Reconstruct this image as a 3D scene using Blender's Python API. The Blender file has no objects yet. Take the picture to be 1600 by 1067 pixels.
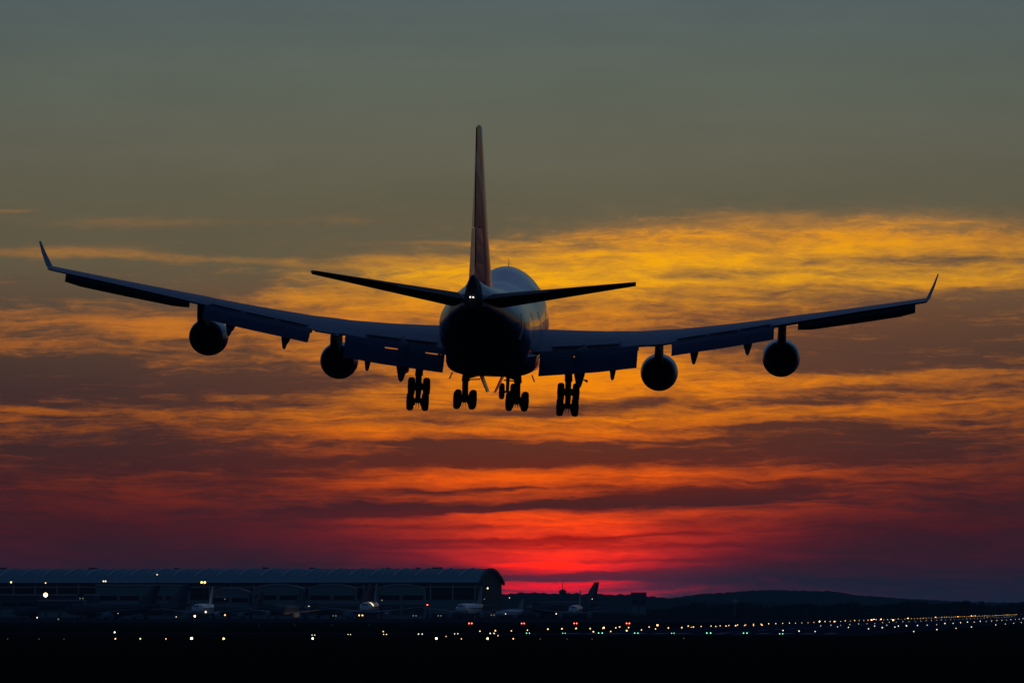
import bpy, math, random
from mathutils import Matrix, Vector
R = math.radians
random.seed(7)
sc = bpy.context.scene
col = sc.collection

# ------------------------------------------------------------------ camera
CAM_H = 5.0
F = 200 / 36 * 1600                     # focal length in photo pixels
cam = bpy.data.objects.new('camera', bpy.data.cameras.new('camera'))
col.objects.link(cam); sc.camera = cam
cam.data.lens = 200; cam.data.sensor_width = 36
cam.data.clip_start = 1; cam.data.clip_end = 60000
cam.location = (0, 0, CAM_H)
cam.rotation_euler = (R(90) + math.atan(416.5 / F), 0, 0)

# ------------------------------------------------------------------ exposure
sc.view_settings.view_transform = 'Standard'
sc.view_settings.look = 'None'
sc.view_settings.exposure = 0
sc.view_settings.gamma = 1
sc.view_settings.use_curve_mapping = False
sc.cycles.max_bounces = 6
sc.cycles.volume_bounces = 0
HALF = False

# ------------------------------------------------------------------ sun (already in the murk at the horizon)
SUN_AZ, SUN_EL = 0.45, 0.8              # degrees right of +Y, above the horizon
sl = bpy.data.lights.new('sun', 'SUN'); sl.energy = 0.008; sl.angle = R(6); sl.color = (1, 0.22, 0.05)
so = bpy.data.objects.new('sun', sl); col.objects.link(so)
so.rotation_euler = (R(-90 + SUN_EL) * -1 * -1, 0, 0)
d = Vector((math.sin(R(SUN_AZ)) * math.cos(R(SUN_EL)), math.cos(R(SUN_AZ)) * math.cos(R(SUN_EL)), math.sin(R(SUN_EL))))
so.rotation_euler = d.to_track_quat('Z', 'Y').to_euler()

# ------------------------------------------------------------------ colours
def lin(c):
    c = c / 255
    return c / 12.92 if c <= 0.04045 else ((c + 0.055) / 1.055) ** 2.4
def rgb(r, g, b): return (lin(r), lin(g), lin(b), 1)

# ------------------------------------------------------------------ small node language
class X:
    nt = None
    def __init__(s, v): s.v = v
    @staticmethod
    def m(op, *a):
        n = X.nt.nodes.new('ShaderNodeMath'); n.operation = op
        for i, q in enumerate(a):
            q = q.v if isinstance(q, X) else q
            if isinstance(q, (int, float)): n.inputs[i].default_value = q
            else: X.nt.links.new(q, n.inputs[i])
        return X(n.outputs[0])
    def __add__(s, o): return X.m('ADD', s, o)
    __radd__ = __add__
    def __sub__(s, o): return X.m('SUBTRACT', s, o)
    def __rsub__(s, o): return X.m('SUBTRACT', o, s)
    def __mul__(s, o): return X.m('MULTIPLY', s, o)
    __rmul__ = __mul__
    def __truediv__(s, o): return X.m('DIVIDE', s, o)
def clamp(a):
    r = X.m('MAXIMUM', a, 0.0); return X.m('MINIMUM', r, 1.0)
def sstep(a, lo, hi):
    n = X.nt.nodes.new('ShaderNodeMapRange'); n.interpolation_type = 'SMOOTHSTEP'
    X.nt.links.new(a.v, n.inputs['Value']); n.inputs['From Min'].default_value = lo; n.inputs['From Max'].default_value = hi
    return X(n.outputs['Result'])
def vec(a, b, c=0.0):
    n = X.nt.nodes.new('ShaderNodeCombineXYZ')
    for i, q in enumerate((a, b, c)):
        if isinstance(q, X): X.nt.links.new(q.v, n.inputs[i])
        else: n.inputs[i].default_value = q
    return n.outputs[0]
def noise(v, detail=6, rough=0.55, dist=0.0, scale=1.0):
    n = X.nt.nodes.new('ShaderNodeTexNoise'); n.inputs['Scale'].default_value = scale
    n.inputs['Detail'].default_value = detail; n.inputs['Roughness'].default_value = rough
    n.inputs['Distortion'].default_value = dist
    X.nt.links.new(v, n.inputs['Vector']); return X(n.outputs[0])
def ramp(fac, stops):
    n = X.nt.nodes.new('ShaderNodeValToRGB'); X.nt.links.new(fac.v, n.inputs[0])
    cr = n.color_ramp
    while len(cr.elements) > 1: cr.elements.remove(cr.elements[0])
    cr.elements[0].position = stops[0][0]; cr.elements[0].color = stops[0][1]
    for p, c in stops[1:]:
        e = cr.elements.new(p); e.color = c
    return n.outputs[0]
def mixc(f, a, b, mode='MIX'):
    n = X.nt.nodes.new('ShaderNodeMix'); n.data_type = 'RGBA'; n.blend_type = mode
    if isinstance(f, X): X.nt.links.new(f.v, n.inputs[0])
    else: n.inputs[0].default_value = f
    for s, q in ((6, a), (7, b)):
        if isinstance(q, tuple): n.inputs[s].default_value = q
        else: X.nt.links.new(q, n.inputs[s])
    return n.outputs[2]

# ------------------------------------------------------------------ world: dusk sky with lit cloud banks in the west
w = bpy.data.worlds.new('World'); sc.world = w; w.use_nodes = True
w.cycles.sampling_method = 'MANUAL'; w.cycles.sample_map_resolution = 512
nt = w.node_tree; X.nt = nt
for n in list(nt.nodes): nt.nodes.remove(n)
out = nt.nodes.new('ShaderNodeOutputWorld'); bg = nt.nodes.new('ShaderNodeBackground')
nt.links.new(bg.outputs[0], out.inputs[0])
tc = nt.nodes.new('ShaderNodeTexCoord'); sp = nt.nodes.new('ShaderNodeSeparateXYZ')
nt.links.new(tc.outputs['Generated'], sp.inputs[0])
dx, dy, dz = X(sp.outputs[0]), X(sp.outputs[1]), X(sp.outputs[2])
K = F                                    # sky units: 8889 per radian, one unit of azimuth / elevation
U = X.m('ARCTAN2', dx, dy) * K           # azimuth from +Y (the west), to the right
V = X.m('ARCSINE', dz) * K               # elevation above the horizon
# slow warp makes the banks wander
w1 = noise(vec(U * (1 / 420), V * (1 / 130), 3.1), 3, 0.55) - 0.5
w2 = noise(vec(U * (1 / 420), V * (1 / 110), 9.7), 3, 0.55) - 0.5
w3 = noise(vec(U * (1 / 90), V * (1 / 26), 5.3), 4, 0.6) - 0.5
w4 = noise(vec(U * (1 / 90), V * (1 / 22), 1.9), 4, 0.6) - 0.5
Uw = U + w1 * 190 + w3 * 70
Vw = V + w2 * 44 + w4 * 22
n1 = noise(vec(Uw * (1 / 330), Vw * (1 / 46), 0.0), 6, 0.62, 0.2) - 0.5
n2 = noise(vec((Uw + V * 1.2) * (1 / 150), Vw * (1 / 11), 4.0), 6, 0.6, 0.2) - 0.5
n3 = noise(vec(U * (1 / 62), V * (1 / 17) + w1 * 3, 14.0), 7, 0.68, 0.6) - 0.5
n4 = noise(vec((Uw - V * 1.6) * (1 / 120), (Vw + w3 * 10) * (1 / 6.5), 21.0), 5, 0.62, 0.3) - 0.5
lowV = 1 - sstep(V, 90, 420)             # towards the horizon the cloud draws out into long bands
midV = sstep(V, 120, 260) * (1 - sstep(V, 400, 520))
fieldn = n1 * 1.7 + n2 * (0.8 + lowV * 0.45) + n3 * (1.15 - lowV * 0.6) + n4 * (0.35 + midV * 0.8)
# cloud banks: azimuth, elevation, half widths, strength (+ thin and lit through, - thick and dark), tilt
B = [
 (560, 588, 330, 20, 1.2, .0), (330, 560, 220, 20, .95, -.01), (640, 560, 300, 26, .8, 0), (300, 585, 90, 9, .7, 0), (380, 608, 70, 6, .5, 0),
 (60, 569, 190, 3, .8, -.0), (-60, 543, 200, 4, .6, 0), (180, 545, 150, 9, .95, 0), (190, 555, 130, 4, .7, 0),
 (-140, 524, 105, 17, 2.2, 0), (100, 516, 120, 12, 2.1, 0), (230, 508, 130, 4, 1.3, 0), (-240, 525, 100, 13, .7, -.05),
 (-210, 470, 110, 15, 1.5, 0), (-120, 475, 120, 26, .8, 0), (-350, 487, 52, 16, 1.0, .15), (-250, 440, 110, 12, .5, 0), (130, 480, 120, 26, .75, 0),
 (-560, 438, 85, 11, 1.3, 0), (-700, 452, 110, 10, .7, -.04), (-610, 478, 120, 8, .5, 0), (-780, 400, 80, 10, .5, 0), (-420, 425, 90, 20, .45, 0),
 (-560, 545, 420, 5, .9, -.035), (-700, 553, 120, 7, .7, 0), (-610, 598, 150, 6, .55, 0), (-800, 617, 50, 3, 1.1, 0), (-250, 602, 70, 6, .3, 0),
 (620, 508, 240, 14, .85, .02), (420, 514, 110, 10, .5, 0), (300, 440, 160, 22, .3, 0),
 (700, 545, 220, 9, -1.0, -.0), (340, 520, 110, 8, -1.0, 0), (700, 480, 160, 16, -.8, 0), (250, 455, 160, 16, -.4, 0), (-620, 503, 280, 24, -1.25, 0), (-480, 462, 130, 10, -.8, .04), (-760, 520, 120, 10, -.6, 0),
 (-640, 350, 250, 30, -1.5, 0), (-330, 355, 170, 18, -.9, 0), (560, 400, 210, 26, -1.5, 0), (720, 430, 130, 26, -.6, 0), (350, 415, 90, 10, -.5, 0),
 (130, 370, 230, 26, 1.1, 0), (-70, 340, 200, 22, .8, 0), (-60, 385, 200, 24, .9, 0), (-240, 395, 90, 14, .6, 0), (300, 345, 150, 14, .8, 0),
 (480, 353, 160, 8, 1.3, .02), (640, 365, 120, 6, .9, .03), (420, 320, 130, 6, -.8, .02), (380, 300, 210, 9, 1.4, .03), (620, 318, 130, 8, .8, .03),
 (-570, 328, 160, 6, 1.0, 0), (-720, 308, 120, 4, .9, -.04), (-350, 297, 120, 7, 1.3, 0), (-400, 328, 100, 5, .8, 0), (-250, 272, 120, 6, 1.2, .0), (-320, 245, 90, 5, 1.0, -.05),
 (-60, 280, 190, 10, 1.0, 0), (100, 268, 200, 6, 1.2, 0), (130, 318, 120, 6, -1.1, .06), (30, 302, 160, 5, -.8, 0), (90, 232, 170, 14, -1.5, .0), (-220, 232, 120, 10, -1.0, 0), (-380, 215, 120, 8, -.8, .02),
 (500, 250, 250, 20, -1.1, 0), (330, 262, 160, 6, -.9, 0), (-560, 240, 260, 24, -.9, 0), (250, 212, 180, 9, 1.1, 0), (480, 215, 160, 5, .8, 0),
 (120, 218, 100, 8, 1.0, .05), (-80, 200, 70, 4, 1.5, 0), (-130, 205, 170, 12, .9, .02), (60, 195, 200, 12, .9, 0), (-420, 215, 160, 6, .5, .03), (-430, 212, 150, 5, .6, .03), (330, 187, 130, 12, -.7, 0),
 (20, 160, 270, 4, -2.3, .06), (-20, 128, 210, 2.5, -1.2, .0), (150, 112, 190, 2.5, -1.2, .03), (0, 95, 180, 2.5, -1.1, 0), (160, 74, 140, 2, -.9, 0), (-60, 186, 160, 3, -1.2, .02), (160, 242, 180, 3, -1.0, 0), (-120, 258, 120, 3, -1.1, .03), (-200, 290, 150, 3, -.9, .0), (420, 285, 130, 3, -1.1, .03), (250, 296, 100, 3, .9, .0), (-220, 155, 120, 8, -1.1, .02), (270, 172, 160, 8, -1.5, .02), (30, 135, 170, 12, 1.2, .0), (110, 118, 200, 14, 1.0, .02), (300, 148, 130, 4, .7, 0), (-160, 140, 160, 9, .5, 0),
 (20, 104, 150, 4, -.6, .0), (90, 84, 170, 10, 1.5, 0), (80, 66, 110, 5, 2.2, 0), (60, 49, 200, 4, -1.8, .02), (70, 38, 110, 5, 1.3, 0), (60, 27, 120, 2, -.9, 0), (10, 22, 150, 5, 1.2, 0), (-90, 60, 60, 12, -.6, 0),
 (300, 45, 140, 10, -1.2, 0), (520, 100, 200, 14, -.5, 0),
]
acc = None
Ub = U + w1 * 90 + w3 * 60; Vb = V + w2 * 18 + w4 * 17
SHEAR = {t: vec(Ub, Vb - Ub * t) for t in (0, .03, .06, -.04)}
for (bu, bv, su, sv, am, tl) in B:
    t = min(SHEAR, key=lambda q: abs(q - tl))
    iu, iv = 1 / su, 1 / (sv * 1.25)
    ma = nt.nodes.new('ShaderNodeVectorMath'); ma.operation = 'MULTIPLY_ADD'; nt.links.new(SHEAR[t], ma.inputs[0])
    ma.inputs[1].default_value = (iu, iv, 0); ma.inputs[2].default_value = (-bu * iu, -(bv - bu * t) * iv, 0)
    dt = nt.nodes.new('ShaderNodeVectorMath'); dt.operation = 'DOT_PRODUCT'; nt.links.new(ma.outputs[0], dt.inputs[0]); nt.links.new(ma.outputs[0], dt.inputs[1])
    g = X.m('POWER', 0.449, X(dt.outputs['Value']))
    acc = X.m('MULTIPLY_ADD', g, am, 0.0 if acc is None else acc)
acc = X.m('TANH', acc * 0.66)
raw = fieldn * 1.38 + acc * 1.0 - 0.15
m = clamp(sstep(raw, -0.72, 0.85))
peak = sstep(raw, 0.35, 1.25)
VN = X.m('MULTIPLY', V, 1 / 1000)
lit = ramp(VN, [(0, rgb(215, 4, 40)), (.03, rgb(255, 2, 20)), (.055, rgb(255, 22, 0)), (.08, rgb(255, 40, 0)), (.13, rgb(255, 66, 0)), (.18, rgb(252, 90, 0)),
                (.24, rgb(250, 102, 4)), (.30, rgb(246, 130, 8)), (.37, rgb(245, 140, 10)), (.45, rgb(240, 144, 14)), (.52, rgb(255, 178, 6)), (.58, rgb(238, 154, 24)), (.64, rgb(186, 128, 62))])
lit2 = ramp(VN, [(0, rgb(48, 36, 58)), (.06, rgb(62, 30, 46)), (.12, rgb(82, 28, 36)), (.18, rgb(118, 40, 26)), (.24, rgb(130, 58, 30)), (.30, rgb(165, 85, 26)),
                 (.37, rgb(168, 92, 40)), (.45, rgb(176, 102, 46)), (.52, rgb(168, 106, 52)), (.58, rgb(166, 110, 60)), (.64, rgb(136, 106, 72))])
shd = ramp(VN, [(0, rgb(50, 34, 58)), (.05, rgb(84, 26, 40)), (.08, rgb(140, 14, 12)), (.12, rgb(140, 22, 10)), (.16, rgb(70, 32, 30)), (.20, rgb(106, 36, 22)), (.25, rgb(98, 48, 34)), (.33, rgb(100, 58, 40)),
                (.40, rgb(98, 64, 48)), (.45, rgb(112, 72, 50)), (.50, rgb(118, 84, 56)), (.56, rgb(108, 84, 62)), (.64, rgb(92, 88, 68))])
shd2 = ramp(VN, [(0, rgb(22, 36, 56)), (.04, rgb(32, 33, 50)), (.075, rgb(48, 30, 42)), (.12, rgb(62, 30, 38)), (.20, rgb(66, 34, 36)), (.27, rgb(62, 42, 42)), (.34, rgb(62, 46, 46)),
                 (.42, rgb(80, 62, 50)), (.50, rgb(92, 80, 64)), (.58, rgb(92, 86, 68)), (.64, rgb(92, 88, 70))])
clear = ramp(X.m('MULTIPLY', V, 1 / 3000), [(0, rgb(92, 80, 60)), (.17, rgb(100, 88, 66)), (.205, rgb(98, 92, 72)), (.235, rgb(100, 98, 82)), (.275, rgb(94, 101, 90)), (.317, rgb(86, 98, 98)),
             (.42, rgb(70, 92, 106)), (.62, rgb(52, 84, 110)), (1, rgb(38, 76, 112))])
# how far the glow reaches sideways: narrow at the horizon, wide higher up
wid = 215 + sstep(V, 40, 400) * 500 + sstep(V, 400, 640) * 220 + w1 * 160
gl = (U - 85 - sstep(V, 260, 560) * 230) / wid
H = X.m('EXPONENT', gl * gl * -1.0)
H2 = clamp(H * (0.66 + peak * 0.42))
cloud = mixc(m, mixc(H, shd2, shd), mixc(H2, lit2, lit))
bo = X.m('EXPONENT', V * V * (-1 / (125 * 125))) * H * 1.15 + 1.0 + X.m('EXPONENT', V * V * (-1 / (60 * 60))) * 0.3
cloud = mixc(1.0, cloud, vec(bo, bo, bo), 'MULTIPLY')
# cover: the deck ends in a ragged edge, higher on the right; thin veils above it
edge = 522 + sstep(U, -420, 350) * 88 + n1 * 70 + n3 * 60
cover = 1 - sstep((V - edge), -34, 20)
veil = clamp(acc * 1.1 + n3 * 0.4) * sstep(V, 500, 540) * (1 - sstep(V, 620, 660))
cover = clamp(X.m('MAXIMUM', cover, veil * 0.8))
sky1 = mixc(cover, clear, cloud)
# corners of the clear sky are a shade deeper away from the glow
sky1 = mixc(0.10, sky1, mixc(noise(vec(U * (1 / 260), V * (1 / 60), 40.0), 6, .6), rgb(70, 80, 80), rgb(128, 118, 100)), 'OVERLAY') if False else sky1
mot = noise(vec(U * (1 / 300), V * (1 / 80), 40.0), 6, .65) * 0.22 + 0.89
sky1 = mixc(1.0, sky1, vec(mot, mot, mot), 'MULTIPLY')
off = clamp((U * U) * (1 / (2600 * 2600)))
sky1 = mixc(off * 0.9, sky1, mixc(1.0, sky1, rgb(120, 150, 190), 'MULTIPLY'))
ni = nt.nodes.new('ShaderNodeTexSky'); ni.sky_type = 'NISHITA'; ni.sun_disc = False
ni.sun_elevation = R(SUN_EL); ni.sun_rotation = R(SUN_AZ); ni.air_density = 1.0; ni.dust_density = 1.0; ni.ozone_density = 3
nis = mixc(1.0, ni.outputs[0], (0.105, 0.115, 0.135, 1), 'MULTIPLY')
# the deck of cloud and its glow belong to the western sky; overhead and behind there is only the dusk
far = sstep(X.m('ABSOLUTE', U), 3200, 11000)
high = sstep(V, 1200, 4200)
f = clamp(X.m('MAXIMUM', far, high))
fin_ = mixc(f, sky1, nis)
nt.links.new(fin_, bg.inputs[0]); bg.inputs[1].default_value = 1.0

# ------------------------------------------------------------------ materials
def mat(name, c, rough=0.6, metal=0.0, var=0.15, scale=1.0, emit=None, strength=0, coat=0.0, spec=0.5):
    m_ = bpy.data.materials.new(name); m_.use_nodes = True
    t = m_.node_tree; X.nt = t; b = t.nodes['Principled BSDF']
    b.inputs['Roughness'].default_value = rough; b.inputs['Metallic'].default_value = metal
    b.inputs['Specular IOR Level'].default_value = spec
    if coat: b.inputs['Coat Weight'].default_value = coat; b.inputs['Coat Roughness'].default_value = 0.08
    tco = t.nodes.new('ShaderNodeTexCoord')
    nn = noise(tco.outputs['Object'], 4, 0.6, 0, scale)
    lo = tuple(q * (1 - var) for q in c[:3]) + (1,); hi = tuple(min(1, q * (1 + var)) for q in c[:3]) + (1,)
    t.links.new(mixc(nn, lo, hi), b.inputs['Base Color'])
    if emit:
        b.inputs['Emission Color'].default_value = emit; b.inputs['Emission Strength'].default_value = strength
        m_.cycles.emission_sampling = 'NONE'
    return m_
def linc(r, g, b): return (r, g, b, 1)
M = {}
M['grass'] = mat('mown_grass', linc(.010, .014, .006), 1.0, var=.5, scale=.05, spec=0.0)
M['tarmac'] = mat('tarmac', linc(.045, .05, .085), 1.0, var=.3, scale=.08, spec=.0)
M['concrete'] = mat('apron_concrete', linc(.05, .055, .065), 1.0, var=.25, scale=.05, spec=.0)
M['paint'] = mat('white_marking', linc(.5, .5, .5), .7)
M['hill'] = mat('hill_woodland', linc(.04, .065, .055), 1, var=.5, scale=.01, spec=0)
M['leaf'] = mat('dark_foliage', linc(.02, .035, .016), 1, var=.5, scale=.2, spec=0)
M['bark'] = mat('bark', linc(.06, .045, .03), 1, spec=0)
M['white'] = mat('white_aircraft_paint', linc(.74, .76, .78), .28, var=.05, scale=.3, coat=.4)
M['navy'] = mat('navy_aircraft_paint', linc(.012, .02, .085), .3, coat=.4)
M['wing'] = mat('grey_wing_paint', linc(.17, .22, .30), .42, var=.25, scale=.35)
M['flap'] = mat('blue_grey_flap_paint', linc(.045, .06, .12), .55, var=.2, scale=.5, spec=.25)
M['dark'] = mat('dark_paint_and_shade', linc(.02, .022, .028), .6)  # dark small parts; also carries painted shade on tail cone and tailplane
M['steel'] = mat('gear_steel', linc(.10, .10, .11), .5, metal=.6)
M['rubber'] = mat('tyre_rubber', linc(.012, .012, .012), .85)
M['soot'] = mat('sooty_nozzle', linc(.03, .028, .026), .6, metal=.5)
M['glass'] = mat('cabin_glass', linc(.02, .022, .025), .06)
M['red'] = mat('red_paint', linc(.42, .02, .03), .35, coat=.3)
M['roof'] = mat('pale_ribbed_roof', linc(.24, .38, .42), .55, var=.2, scale=.02)
M['rib'] = mat('white_roof_truss', linc(.62, .68, .70), .5)
M['facade'] = mat('facade_glass', linc(.030, .045, .06), .45, var=.4, scale=.04)
M['panel'] = mat('facade_panel', linc(.16, .24, .28), .6, var=.3, scale=.03)
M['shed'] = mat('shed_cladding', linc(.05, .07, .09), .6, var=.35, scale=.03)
M['trim'] = mat('pale_trim', linc(.34, .38, .42), .6)
M['darksteel'] = mat('dark_mast_steel', linc(.05, .05, .055), .6)
def lampmat(name, c, s): return mat(name, (.02, .02, .02, 1), .5, emit=c, strength=s)
M['warm'] = lampmat('warm_lamp', (1, .56, .18, 1), 3.2)
M['warmhot'] = lampmat('bright_warm_lamp', (1, .55, .18, 1), 8)
M['amber'] = lampmat('amber_lamp', (1, .42, .06, 1), 8)
M['cool'] = lampmat('white_lamp', (1, .86, .6, 1), 2.0)
M['redlamp'] = lampmat('red_lamp', (1, .10, .03, 1), 9)
M['green'] = lampmat('green_lamp', (.25, 1, .55, 1), 2.6)
M['dim'] = lampmat('dim_lamp', (.5, .48, .36, 1), .5)

# ------------------------------------------------------------------ mesh helpers
class MB:
    def __init__(s): s.v = []; s.f = []; s.mi = []
    def quad(s, pts, mi=0):
        k = len(s.v); s.v += [tuple(p) for p in pts]; s.f.append(tuple(range(k, k + len(pts)))); s.mi.append(mi)
    def box(s, x0, x1, y0, y1, z0, z1, mi=0):
        k = len(s.v)
        s.v += [(x, y, z) for z in (z0, z1) for y in (y0, y1) for x in (x0, x1)]
        for q in ((0, 2, 3, 1), (4, 5, 7, 6), (0, 1, 5, 4), (2, 6, 7, 3), (0, 4, 6, 2), (1, 3, 7, 5)):
            s.f.append(tuple(k + i for i in q)); s.mi.append(mi)
    def loft(s, rings, closed=True, caps=True, mi=0):
        k = len(s.v); n = len(rings[0])
        for r in rings: s.v += [tuple(p) for p in r]
        for a in range(len(rings) - 1):
            for i in range(n if closed else n - 1):
                j = (i + 1) % n
                s.f.append((k + a * n + i, k + a * n + j, k + (a + 1) * n + j, k + (a + 1) * n + i)); s.mi.append(mi)
        if caps and closed:
            s.f.append(tuple(k + i for i in reversed(range(n)))); s.mi.append(mi)
            s.f.append(tuple(k + (len(rings) - 1) * n + i for i in range(n))); s.mi.append(mi)
    def tube(s, a, b, r0, r1=None, n=10, mi=0):
        a, b = Vector(a), Vector(b); r1 = r0 if r1 is None else r1
        d_ = (b - a).normalized(); u = d_.cross(Vector((0, 0, 1)) if abs(d_.z) < .9 else Vector((1, 0, 0))).normalized(); v = d_.cross(u)
        rg = lambda c, r: [c + (u * math.cos(t) + v * math.sin(t)) * r for t in [2 * math.pi * i / n for i in range(n)]]
        s.loft([rg(a, r0), rg(b, r1)], mi=mi)
    def rev(s, prof, c, axis, n=24, mi=0, caps=True):           # revolve (t along axis, radius) about c
        c, axis = Vector(c), Vector(axis).normalized()
        u = axis.cross(Vector((0, 0, 1)) if abs(axis.z) < .9 else Vector((1, 0, 0))).normalized(); v = axis.cross(u)
        s.loft([[c + axis * t + (u * math.cos(q) + v * math.sin(q)) * r for q in [2 * math.pi * i / n for i in range(n)]] for t, r in prof], mi=mi, caps=caps)
    def build(s, name, mats, parent=None, smooth=True):
        me = bpy.data.meshes.new(name); me.from_pydata(s.v, [], s.f); me.update()
        mats = mats if isinstance(mats, list) else [mats]
        for q in mats: me.materials.append(q)
        me.polygons.foreach_set('material_index', s.mi)
        if smooth:
            me.polygons.foreach_set('use_smooth', [True] * len(s.f))
            me.set_sharp_from_angle(angle=R(38))
        o = bpy.data.objects.new(name, me); col.objects.link(o)
        if parent: o.parent = parent
        return o
def tag(o, label=None, cat=None, group=None, kind=None):
    if label: o['label'] = label
    if cat: o['category'] = cat
    if group: o['group'] = group
    if kind: o['kind'] = kind
    return o
def empty(name, mtx):
    o = bpy.data.objects.new(name, None); col.objects.link(o); o.matrix_world = mtx; o.empty_display_size = 1
    return o
def on_ground(px, py, z=0.0):              # where the ray of a photo pixel meets height z
    d_ = (CAM_H - z) * F / (py - 950.0)
    return (px - 800.0) / F * d_, d_, z
def at_dist(px, py, d_):                   # the point of a photo pixel at distance d_
    return (px - 800.0) / F * d_, d_, CAM_H + (950.0 - py) / F * d_

# ------------------------------------------------------------------ ground
g = MB(); g.quad([(-16000, -600, 0), (16000, -600, 0), (16000, 16000, 0), (-16000, 16000, 0)])
tag(g.build('ground', M['grass'], smooth=False), kind='structure')
RD = Vector((0.1172, 0.9931)); RN = Vector((0.9931, -0.1172))    # along the runway, across it to the right
RO = Vector((77, 1709)) - RD * 600                                # far-side edge line at the threshold
def rw(t, s): p = RO + RD * t + RN * s; return p.x, p.y
def strip(name, t0, t1, s0, s1, z, m_):
    q = MB(); q.quad([(*rw(t0, s0), z), (*rw(t0, s1), z), (*rw(t1, s1), z), (*rw(t1, s0), z)][::-1] if False else [(*rw(t0, s0), z), (*rw(t0, s1), z), (*rw(t1, s1), z), (*rw(t1, s0), z)])
    return tag(q.build(name, m_, smooth=False), kind='structure')
strip('runway', -60, 3600, -4, 56, .012, M['tarmac'])
strip('taxiway', -10, 34, -420, -4.1, .008, M['tarmac'])
strip('taxiway_crossing', 480, 520, -900, -4.1, .008, M['tarmac'])
strip('shoulder', -60, 3600, 56.1, 66, .006, M['concrete'])
ap = MB(); ap.quad([(-520, 2020, .008), (160, 2020, .008), (200, 2880, .008), (-520, 2880, .008)])
tag(ap.build('apron', M['concrete'], smooth=False), kind='structure')
mk = MB()
for i in range(12):
    s0 = 2 + i * 4.4 + (3 if i > 5 else 0)
    mk.quad([(*rw(6, s0), .018), (*rw(6, s0 + 1.8), .018), (*rw(36, s0 + 1.8), .018), (*rw(36, s0), .018)])
for k in range(40):
    mk.quad([(*rw(80 + k * 50, 27.6), .018), (*rw(80 + k * 50, 28.5), .018), (*rw(110 + k * 50, 28.5), .018), (*rw(110 + k * 50, 27.6), .018)])
tag(mk.build('runway_markings', M['paint'], smooth=False), kind='structure')
# ridges beyond the airfield
def ridge(name, d_, pts, depth, m_, rough_, kind='structure'):
    q = MB(); x0, x1 = pts[0][0], pts[-1][0]; n = 420
    prof = []
    for i in range(n + 1):
        px = x0 + (x1 - x0) * i / n
        for (a, b), (c, e) in zip(pts, pts[1:]):
            if a <= px <= c:
                t = (px - a) / (c - a); t = t * t * (3 - 2 * t); py = b + (e - b) * t; break
        h = CAM_H + (950 - py) / F * d_
        h += rough_ * (math.sin(px * .9) * .3 + math.sin(px * .37 + 1) * .5 + random.uniform(-.45, .45))
        prof.append(((px - 800) / F * d_, max(.5, h)))
    for (xa, ha), (xb, hb) in zip(prof, prof[1:]):
        for (ya, fa), (yb, fb) in zip(((0, .0), (.35, .75), (.6, 1), (1, 0)), ((.35, .75), (.6, 1), (1, 0))):
            q.quad([(xa, d_ - depth * .6 + depth * ya, ha * fa - .2), (xb, d_ - depth * .6 + depth * ya, hb * fa - .2), (xb, d_ - depth * .6 + depth * yb, hb * fb - .2), (xa, d_ - depth * .6 + depth * yb, ha * fb - .2)])
    o = q.build(name, m_); o['kind'] = kind; return o
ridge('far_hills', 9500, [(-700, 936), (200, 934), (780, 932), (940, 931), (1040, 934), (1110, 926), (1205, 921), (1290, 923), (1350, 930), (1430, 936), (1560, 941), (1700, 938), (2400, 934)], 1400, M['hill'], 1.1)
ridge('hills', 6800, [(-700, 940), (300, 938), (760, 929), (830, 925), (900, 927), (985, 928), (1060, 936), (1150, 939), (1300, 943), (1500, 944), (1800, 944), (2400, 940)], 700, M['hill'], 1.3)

# far wood on the right: one mass of leaf clumps, and three taller trees in front of it
def clump(q, c, r, n=26, s=.42):
    for _ in range(n):
        while True:
            p = Vector((random.uniform(-1, 1), random.uniform(-1, 1), random.uniform(-1, 1)))
            if p.length < 1: break
        p = Vector(c) + Vector((p.x * r[0], p.y * r[1], p.z * r[2]))
        a = Vector((random.uniform(-1, 1), random.uniform(-1, 1), random.uniform(-1, 1))).normalized(); b = a.orthogonal().normalized(); k = s * random.uniform(.6, 1.4)
        q.quad([p + a * k, p + b * k, p - a * k * .8, p - b * k])
wood = MB()
x = 1000
while x < 1760:
    for row in range(2):
        d_ = 4300 + row * 160 + random.uniform(-50, 50)
        top = 945.5 + 2.2 * math.sin(x * .021) + 1.8 * math.sin(x * .073 + 2) - (3 if 1250 < x < 1340 else 0) - (2 if x > 1420 else 0) + (4 if x < 1080 else 0) + random.uniform(-1.2, 1.2)
        h = max(2.5, CAM_H + (950 - top) / F * d_)
        cx = (x - 800) / F * d_
        for z_ in (h * .3, h * .68):
            clump(wood, (cx, d_, z_), (h * .55, h * .5, h * .34), 34, h * .17)
    x += 5.5
tag(wood.build('wood', M['leaf'], smooth=False), 'dark tree belt along the horizon at the right behind the runway lights', 'wood', kind='stuff')
def tree(px, top, d_, label, wid_=.42):
    h = CAM_H + (950 - top) / F * d_; cx = (px - 800) / F * d_
    o = empty('tree', Matrix.Translation((cx, d_, 0))); tag(o, label, 'tree', 'taller trees above the far wood')
    q = MB(); q.tube((0, 0, 0), (0.2, 0, h * .5), h * .035, h * .018, 8)
    for k in range(5):
        a = k * 1.3; q.tube((0.1, 0, h * (.3 + .05 * k)), (math.cos(a) * h * .24, math.sin(a) * h * .24, h * (.55 + .05 * k)), h * .013, h * .005, 6)
    q.build('trunk', M['bark'], o)
    c = MB()
    for k in range(16):
        a = random.uniform(0, 6.28); rr = random.uniform(0, wid_) * h
        z_ = h * random.uniform(.38, .86); rr *= (1.25 - z_ / h)
        clump(c, (math.cos(a) * rr, math.sin(a) * rr, z_), (h * .17, h * .17, h * .13), 34, h * .045)
    c.build('crown', M['leaf'], o, smooth=False)
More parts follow.
